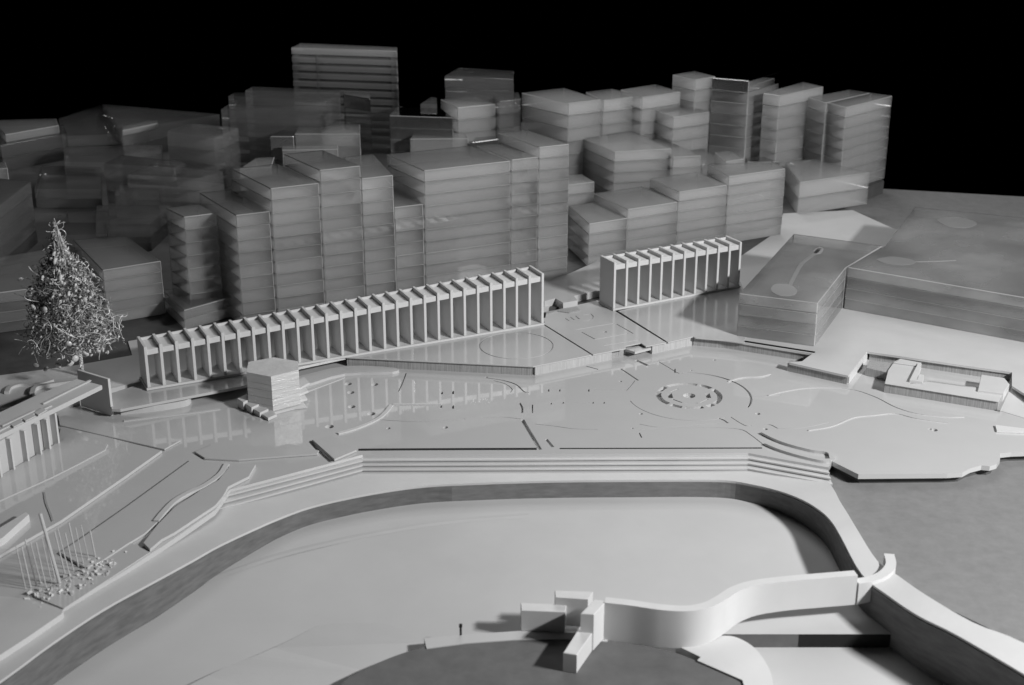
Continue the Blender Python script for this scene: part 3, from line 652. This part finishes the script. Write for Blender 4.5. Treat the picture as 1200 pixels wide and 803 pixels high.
# ------------------------------------------------------------------ low hall at the left edge
hr = height_over(70, 524, .0, 484) + .045
hall = empty('long_hall', at(60, 520, 0), 'flat-roofed white hall with fins at the left edge, under the wire tree', 'hall')
ff = A([(-60, 541), (0, 510), (119.5, 451.5)], hr); bk = A([(90, 444), (45, 462), (0, 483), (-60, 512)], hr)
rf = prism('roof', ff + bk, hr - .05, hr, M['matt'], hall, .004)
for q in ([(-20, 515), (22, 494), (60, 476)], [(50, 474), (80, 459), (106, 446.5)], [(2, 500), (40, 482)]):
    p = A(q, hr); bm = bmesh.new(); band_bm(bm, p, .025, -.001, .012, hall.location); done('roof_rib', bm, M['matt'], hall)
for q in ([(12, 499), (24, 493), (28, 496), (16, 502)], [(26, 492), (38, 486), (42, 489), (30, 495)], [(40, 485), (50, 479), (55, 482), (45, 488)]):
    prism('roof_panel', A(q, hr), hr + .001, hr + .014, M['matt'], hall, .003)
tops = [(-24, 590), (-12, 576), (3, 564), (18, 555), (34.5, 545), (49.5, 537), (60, 531), (70, 524)]
dirf = (at(70, 524) - at(3, 564)).normalized(); nf = Vector((-dirf.y, dirf.x, 0))
prism('back_wall', [at(-40, 592) + nf * .07, at(70, 524) + nf * .07, at(70, 524) + nf * .11, at(-40, 592) + nf * .11], 0.002, hr - .052, M['matt'], hall)
for q in tops[1:]:
    b = at(*q); prism('fin', [b - dirf * .012, b + dirf * .012, b + dirf * .012 + nf * .068, b - dirf * .012 + nf * .068], 0.003, hr - .052, M['bright'], hall, .002)
e0, e1 = at(131, 487.6, .012), at(95, 476, .012)
ee = (e1 - e0).normalized(); en = Vector((-ee.y, ee.x, 0))
prism('end_wall', [e0, e1, e1 + en * -.03, e0 + en * -.03], .012, hr + .01, M['bright'], hall, .003)

# ------------------------------------------------------------------ sunken yard building
yb = empty('yard_building', at(1100, 460, 0), 'low white building with ragged roof edges in the sunken yard', 'building')
yz = .105
prism('main_wing', A([(1037, 449.5), (1170, 471), (1176, 458), (1130, 452), (1088, 446), (1083, 450), (1062, 448), (1066, 432), (1055, 431), (1041, 434)], yz), .002, yz, M['edge'], yb)
prism('roof_sheet', A([(1037, 449.5), (1170, 471), (1177, 457.5), (1128, 453), (1088, 447.5), (1066, 450.5), (1067, 447), (1077, 440), (1079, 425), (1055, 420.5), (1048, 424), (1041, 434)], yz + .006), yz + .001, yz + .006, M['matt'], yb)
prism('left_wing', A([(1015, 431), (1041, 437), (1049, 426), (1019, 422)], yz - .01), .002, yz - .01, M['edge'], yb)
prism('tower', A([(1048, 424), (1078, 428), (1080, 424), (1055, 420)], yz + .03), yz + .007, yz + .02, M['matt'], yb, .003)
for q in ([(1066, 446), (1074, 447), (1080, 427), (1076, 426)], [(1074, 447), (1081, 448), (1083, 440), (1078, 439)]):
    prism('screen_wall', A(q, yz + .03), yz - .03, yz + .035, M['bright'], yb)
prism('right_wing', A([(1146, 457), (1176, 461), (1183, 450), (1177, 443), (1150, 439)], yz + .03), .002, yz + .03, M['matt'], yb, .004)

# ------------------------------------------------------------------ curved bridge over the basin
br = empty('curved_bridge', at(850, 735, -.29), 'white curved ribbon bridge swinging from the island tower to the basin walk', 'bridge')
def ribbonwall(nm, px, zt, zb, w, mat):
    p = smooth_line([at(a, b, z) for (a, b), z in zip(px, zt)], 16); zbs = smooth_line([Vector((0, 0, z)) for z in zb], 16)
    L, R = ribbon(p, w); bm = bmesh.new(); o = br.location
    f = [[bm.verts.new(Vector((q.x, q.y, zz)) - o) for q, zz in zip(s, z)] for s, z in ((L, [q.z for q in p]), (R, [q.z for q in p]), (R, [q.z for q in zbs]), (L, [q.z for q in zbs]))]
    n = len(p)
    for i in range(n - 1):
        for k in range(4): bm.faces.new((f[k][i], f[k][i + 1], f[(k + 1) % 4][i + 1], f[(k + 1) % 4][i])).smooth = False
    bm.faces.new([f[k][0] for k in range(4)]); bm.faces.new([f[k][-1] for k in (3, 2, 1, 0)])
    return done(nm, bm, mat, br)
ribbonwall('ribbon', [(709, 703), (740, 706.5), (775, 711.5), (805, 713), (828, 709), (845, 700.5), (862, 690), (885, 683), (920, 678.5), (960, 675), (1003, 671.5)],
           [.105] * 11, [-.24, -.24, -.235, -.23, -.225, -.215, -.20, -.18, -.17, -.17, -.17], .085, M['bright'])
ribbonwall('landing', [(1004, 681), (1020, 678.5), (1036, 671.5), (1044, 661), (1042, 649)], [.032, .034, .04, .045, .045], [-.17, -.15, -.10, -.05, -.05], .085, M['bright'])

# ------------------------------------------------------------------ island tower with zigzag screens
tw = empty('island_tower', at(690, 770, -.24), 'white L-shaped tower block standing on the grey island', 'tower')
def bx(nm, px, z0, z1, parent, mat='bright', ch=.004): return prism(nm, A(px, z1), z0, z1, M[mat], parent, ch)
bx('upper_block', [(680.5, 719), (696, 720.3), (711, 704), (696.5, 702.5)], -.231, .10, tw)
bx('lower_block', [(660, 765), (676, 767.5), (695, 740.5), (677, 738.5)], -.239, -.07, tw)
sc1 = empty('stepped_wall', at(660, 735, -.23), 'grey stepped wall going down to the left of the island tower', 'wall')
def plate3(nm, p0, p1, zt, zb, th, parent):
    a, b = at(*p0, zt), at(*p1, zt); t = (b - a).normalized(); n = Vector((-t.y, t.x, 0)) * th
    return prism(nm, [a, b, b + n, a + n], zb, zt, M['matt'], parent)
bx('step_block', [(651, 700), (689, 702.5), (695, 693.5), (650, 692)], -.23, .03, sc1, 'matt', .003)
bx('step_block', [(611, 715.5), (662, 717.5), (664, 708.5), (610, 706.5)], -.23, -.04, sc1, 'matt', .003)
bm = bmesh.new(); c = at(540, 745, -.24); tube_bm(bm, [c, c + Vector((0, 0, .09))], .009, 8, c); tube_bm(bm, [c + Vector((0, 0, .08)), c + Vector((0, 0, .105))], .014, 8, c)
tag(done('marker_pin', bm, M['dark'], None, c), 'small dark pin standing on the island edge', 'pin')

# ------------------------------------------------------------------ wire tree
tb_ = at(96, 441, ZC); tree = empty('wire_tree', tb_, 'cone-shaped tree of twisted wire, moss and pearl beads', 'tree')
pxu = (at(97, 441, ZC) - tb_).length
def tp(px, py, dy=0.0):      # point in the tree's upright plane
    k = (441 - py) * pxu / math.cos(math.radians(21.5)); return tb_ + Vector(((px - 96) * pxu, dy, k))
bm = bmesh.new()
for ph in (0, math.pi):
    tube_bm(bm, [tp(97, 441 - i * 1.0) + Vector((math.cos(i * 1.1 + ph), math.sin(i * 1.1 + ph), 0)) * .012 for i in range(34)], .013, 5, tb_)
done('trunk', bm, M['wire'], tree)
prof = [(263, 85, 1.0), (280, 86, 4), (292, 87, 8), (305, 86, 16), (318, 86, 28), (335, 87, 37), (355, 87, 41), (375, 90, 47), (395, 93, 54), (406, 94, 54), (412, 95, 40)]
def pr(y):
    for a, b in zip(prof, prof[1:]):
        if a[0] <= y <= b[0]:
            t = (y - a[0]) / (b[0] - a[0]); return a[1] + (b[1] - a[1]) * t, a[2] + (b[2] - a[2]) * t
    return prof[-1][1], prof[-1][2]
def inpt(rmin=0.0, ymax=403, rag=1.0):
    while True:
        y = random.uniform(266, ymax); cx, r = pr(y)
        if random.random() < r / 52 + .05: break
    a = random.uniform(0, math.tau); q = math.sqrt(random.uniform(rmin, 1)) * rag
    return y, cx, r, a, q
def mkpt(y, cx, r, a, q): return tp(cx + math.cos(a) * r * q, y, math.sin(a) * r * q * pxu)
bmw = bmesh.new(); bmd = bmesh.new()
for k in range(1300):
    y, cx, r, a, q = inpt(.25, rag=random.uniform(.85, 1.08)); p = mkpt(y, cx, r, a, q); pts = [p]
    d = Vector((random.gauss(0, 1), random.gauss(0, 1), random.gauss(0, .7))).normalized(); curl = Vector((random.gauss(0, 1), random.gauss(0, 1), random.gauss(0, 1)))
    st = random.uniform(1.2, 2.8) * pxu
    for s in range(random.randint(4, 8)):
        d = (d + d.cross(curl) * .35 + Vector((0, 0, .03))).normalized(); pts.append(pts[-1] + d * st)
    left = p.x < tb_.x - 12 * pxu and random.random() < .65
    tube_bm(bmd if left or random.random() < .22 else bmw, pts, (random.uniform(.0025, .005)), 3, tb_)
for k in range(110):    # long wispy loops round the outside
    y, cx, r, a, q = inpt(.7, rag=random.uniform(.9, 1.1)); y = max(y, 325 + random.random() * 60); cx, r = pr(y); p = mkpt(y, cx, r, a, q); pts = [p]; st = random.uniform(2.5, 4.5) * pxu
    d = Vector((-math.sin(a), math.cos(a), random.gauss(0, .5))).normalized() * random.choice((-1, 1)); curl = Vector((random.gauss(0, .6), random.gauss(0, .6), random.gauss(0, .8)))
    for s in range(7):
        d = (d + d.cross(curl) * .3).normalized(); pts.append(pts[-1] + d * st)
    tube_bm(bmw, pts, .0035, 3, tb_)
for k in range(26):     # leaders up to the tip
    a = k * 2.4; y0 = random.uniform(300, 330); cx, r = pr(y0)
    pts = [tp(cx + math.cos(a) * r * .5 * (1 - i / 7), y0 - (y0 - 262 - random.uniform(0, 12)) * i / 7, math.sin(a) * r * .5 * pxu * (1 - i / 7)) for i in range(8)]
    pts = [q + Vector((random.gauss(0, .008), random.gauss(0, .008), 0)) for q in pts]; tube_bm(bmw, pts, .009, 4, tb_, .005)
for k in range(4600):   # moss tufts: small leaf faces
    y, cx, r, a, q = inpt(0, 403, random.choice((.8, .95, 1.05))); p = mkpt(y, cx, r, a, q) - tb_
    s = random.uniform(.012, .03); u = Vector((random.gauss(0, 1), random.gauss(0, 1), random.gauss(0, 1))).normalized(); w = u.cross(Vector((.3, .5, .8))).normalized()
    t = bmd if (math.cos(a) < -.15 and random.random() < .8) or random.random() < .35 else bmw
    t.faces.new([t.verts.new(p + u * s), t.verts.new(p + w * s * .6), t.verts.new(p - u * s), t.verts.new(p - w * s * .6)])
def done2(nm, bm, m, parent):
    me = bpy.data.meshes.new(nm); bm.to_mesh(me); bm.free(); o = link(nm, me, m, parent); return o
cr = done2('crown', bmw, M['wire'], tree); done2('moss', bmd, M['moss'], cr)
bead = bpy.data.meshes.new('bead'); b_ = bmesh.new(); bmesh.ops.create_icosphere(b_, subdivisions=2, radius=1); 
for v in b_.verts: v.co.y *= .6
b_.to_mesh(bead); b_.free(); bead.materials.append(M['bead'])
spots = [(93.5, 320, .05), (86, 305, .05), (84, 298, .04), (75, 352, .045), (53, 341, .05), (59, 352, .045), (101, 386, .045), (107, 402, .05), (98, 411, .055), (83, 415, .055), (117, 345, .035), (122, 325, .035), (44, 428, .04), (39, 330, .04), (130, 398, .03), (63, 424, .04), (117, 397, .035), (73, 320, .03), (78, 285, .03)]
for k in range(90):
    y, cx, r, a, q = inpt(.5); spots.append((cx + math.cos(a) * r * q, y, random.uniform(.012, .028)))
for x, y, s in spots:
    cx, r = pr(y); dy = -math.sqrt(max(0, 1 - min(1, ((x - cx) / r) ** 2))) * r * pxu * .95
    o = bpy.data.objects.new('bead', bead); COL.objects.link(o); o.parent = tree; o.location = tp(x, y, dy) - tb_; o.scale = (s * .8,) * 3; o.rotation_euler = (random.random(), random.random(), random.random() * 3)

# ------------------------------------------------------------------ pins and chips in the lower left corner
pinm = bpy.data.meshes.new('pin'); b_ = bmesh.new(); tube_bm(b_, [Vector((0, 0, 0)), Vector((0, 0, 1))], .011, 6); b_.to_mesh(pinm); b_.free(); pinm.materials.append(M['matt'])
def pin(px, py, top, w=1.0, label='thin pale upright pin in the cluster at the lower left corner', tilt=0):
    c = at(px, py, .005); h = height_over(px, py, .005, top) - .005
    o = bpy.data.objects.new('pin', pinm); COL.objects.link(o); o.location = c; o.scale = (w, w, h); o.rotation_euler = (random.gauss(0, .02), -.09 + tilt + random.gauss(0, .015), 0)
    tag(o, label, 'pin', 'pins at the lower left corner'); return o
pin(70, 684, 600, 1.2, 'tallest and thickest pin of the cluster at the lower left corner')
ORD = 'first second third fourth fifth sixth seventh eighth ninth tenth eleventh twelfth thirteenth fourteenth'.split()
for oi_, (x, y, t) in enumerate([(30, 690, 640), (36, 688, 642), (43, 686, 632), (48, 684, 634), (54, 688, 636), (60, 680, 630), (64, 676, 628), (76, 672, 622), (82, 676, 618), (86, 668, 625), (92, 664, 612), (98, 662, 618), (104, 656, 615), (112, 654, 622)]):
    pin(x, y, t, random.uniform(.35, .6), ORD[oi_] + ' thin pale pin counted from the left of the cluster at the lower left')
bm = bmesh.new(); c = at(85, 680, .0)
for k in range(90):
    t = random.random(); p = at(40 + 95 * t + random.gauss(0, 9), 705 - 48 * t + random.gauss(0, 6), .012) - c; s = random.uniform(.010, .026)
    r = bmesh.ops.create_cube(bm, size=1, matrix=Matrix.Translation(p) @ Matrix.Rotation(random.random() * 6, 4, Vector((random.random(), random.random(), 1)).normalized()) @ Matrix.Diagonal((s * random.uniform(1, 2.2), s, s * .8, 1)))
tag(done('paper_chips', bm, M['matt'], None, c), 'scatter of small white paper chips around the pins', 'chips', kind='stuff')
o = prism('ground_plate', smooth_line(A([(-60, 694, .02), (0, 699, .02), (30, 702, .02), (55, 709, .02), (74, 716, .02), (60, 728, .02), (0, 768, .02), (-60, 800, .02)]), 2), -.04, .022, M['matt']); S(o)
S(prism('ground_plate', A([(40, 700), (150, 636), (176, 648), (75, 714)], .004), .001, .012, M['gloss']))
bx0 = empty('bench_block', at(10, 625, 0), 'white beam with a dark knob at the left edge in front of the hall', 'beam')
prism('beam', A([(-40, 640), (0, 618), (30, 600), (34, 603), (4, 630), (-40, 655)], .10), .02, .10, M['bright'], bx0, .004)
c = at(16, 628, .0); bm = bmesh.new(); tube_bm(bm, [c + Vector((0, 0, .002)), c + Vector((0, 0, .05))], .03, 10, bx0.location); done('knob', bm, M['dark'], bx0)
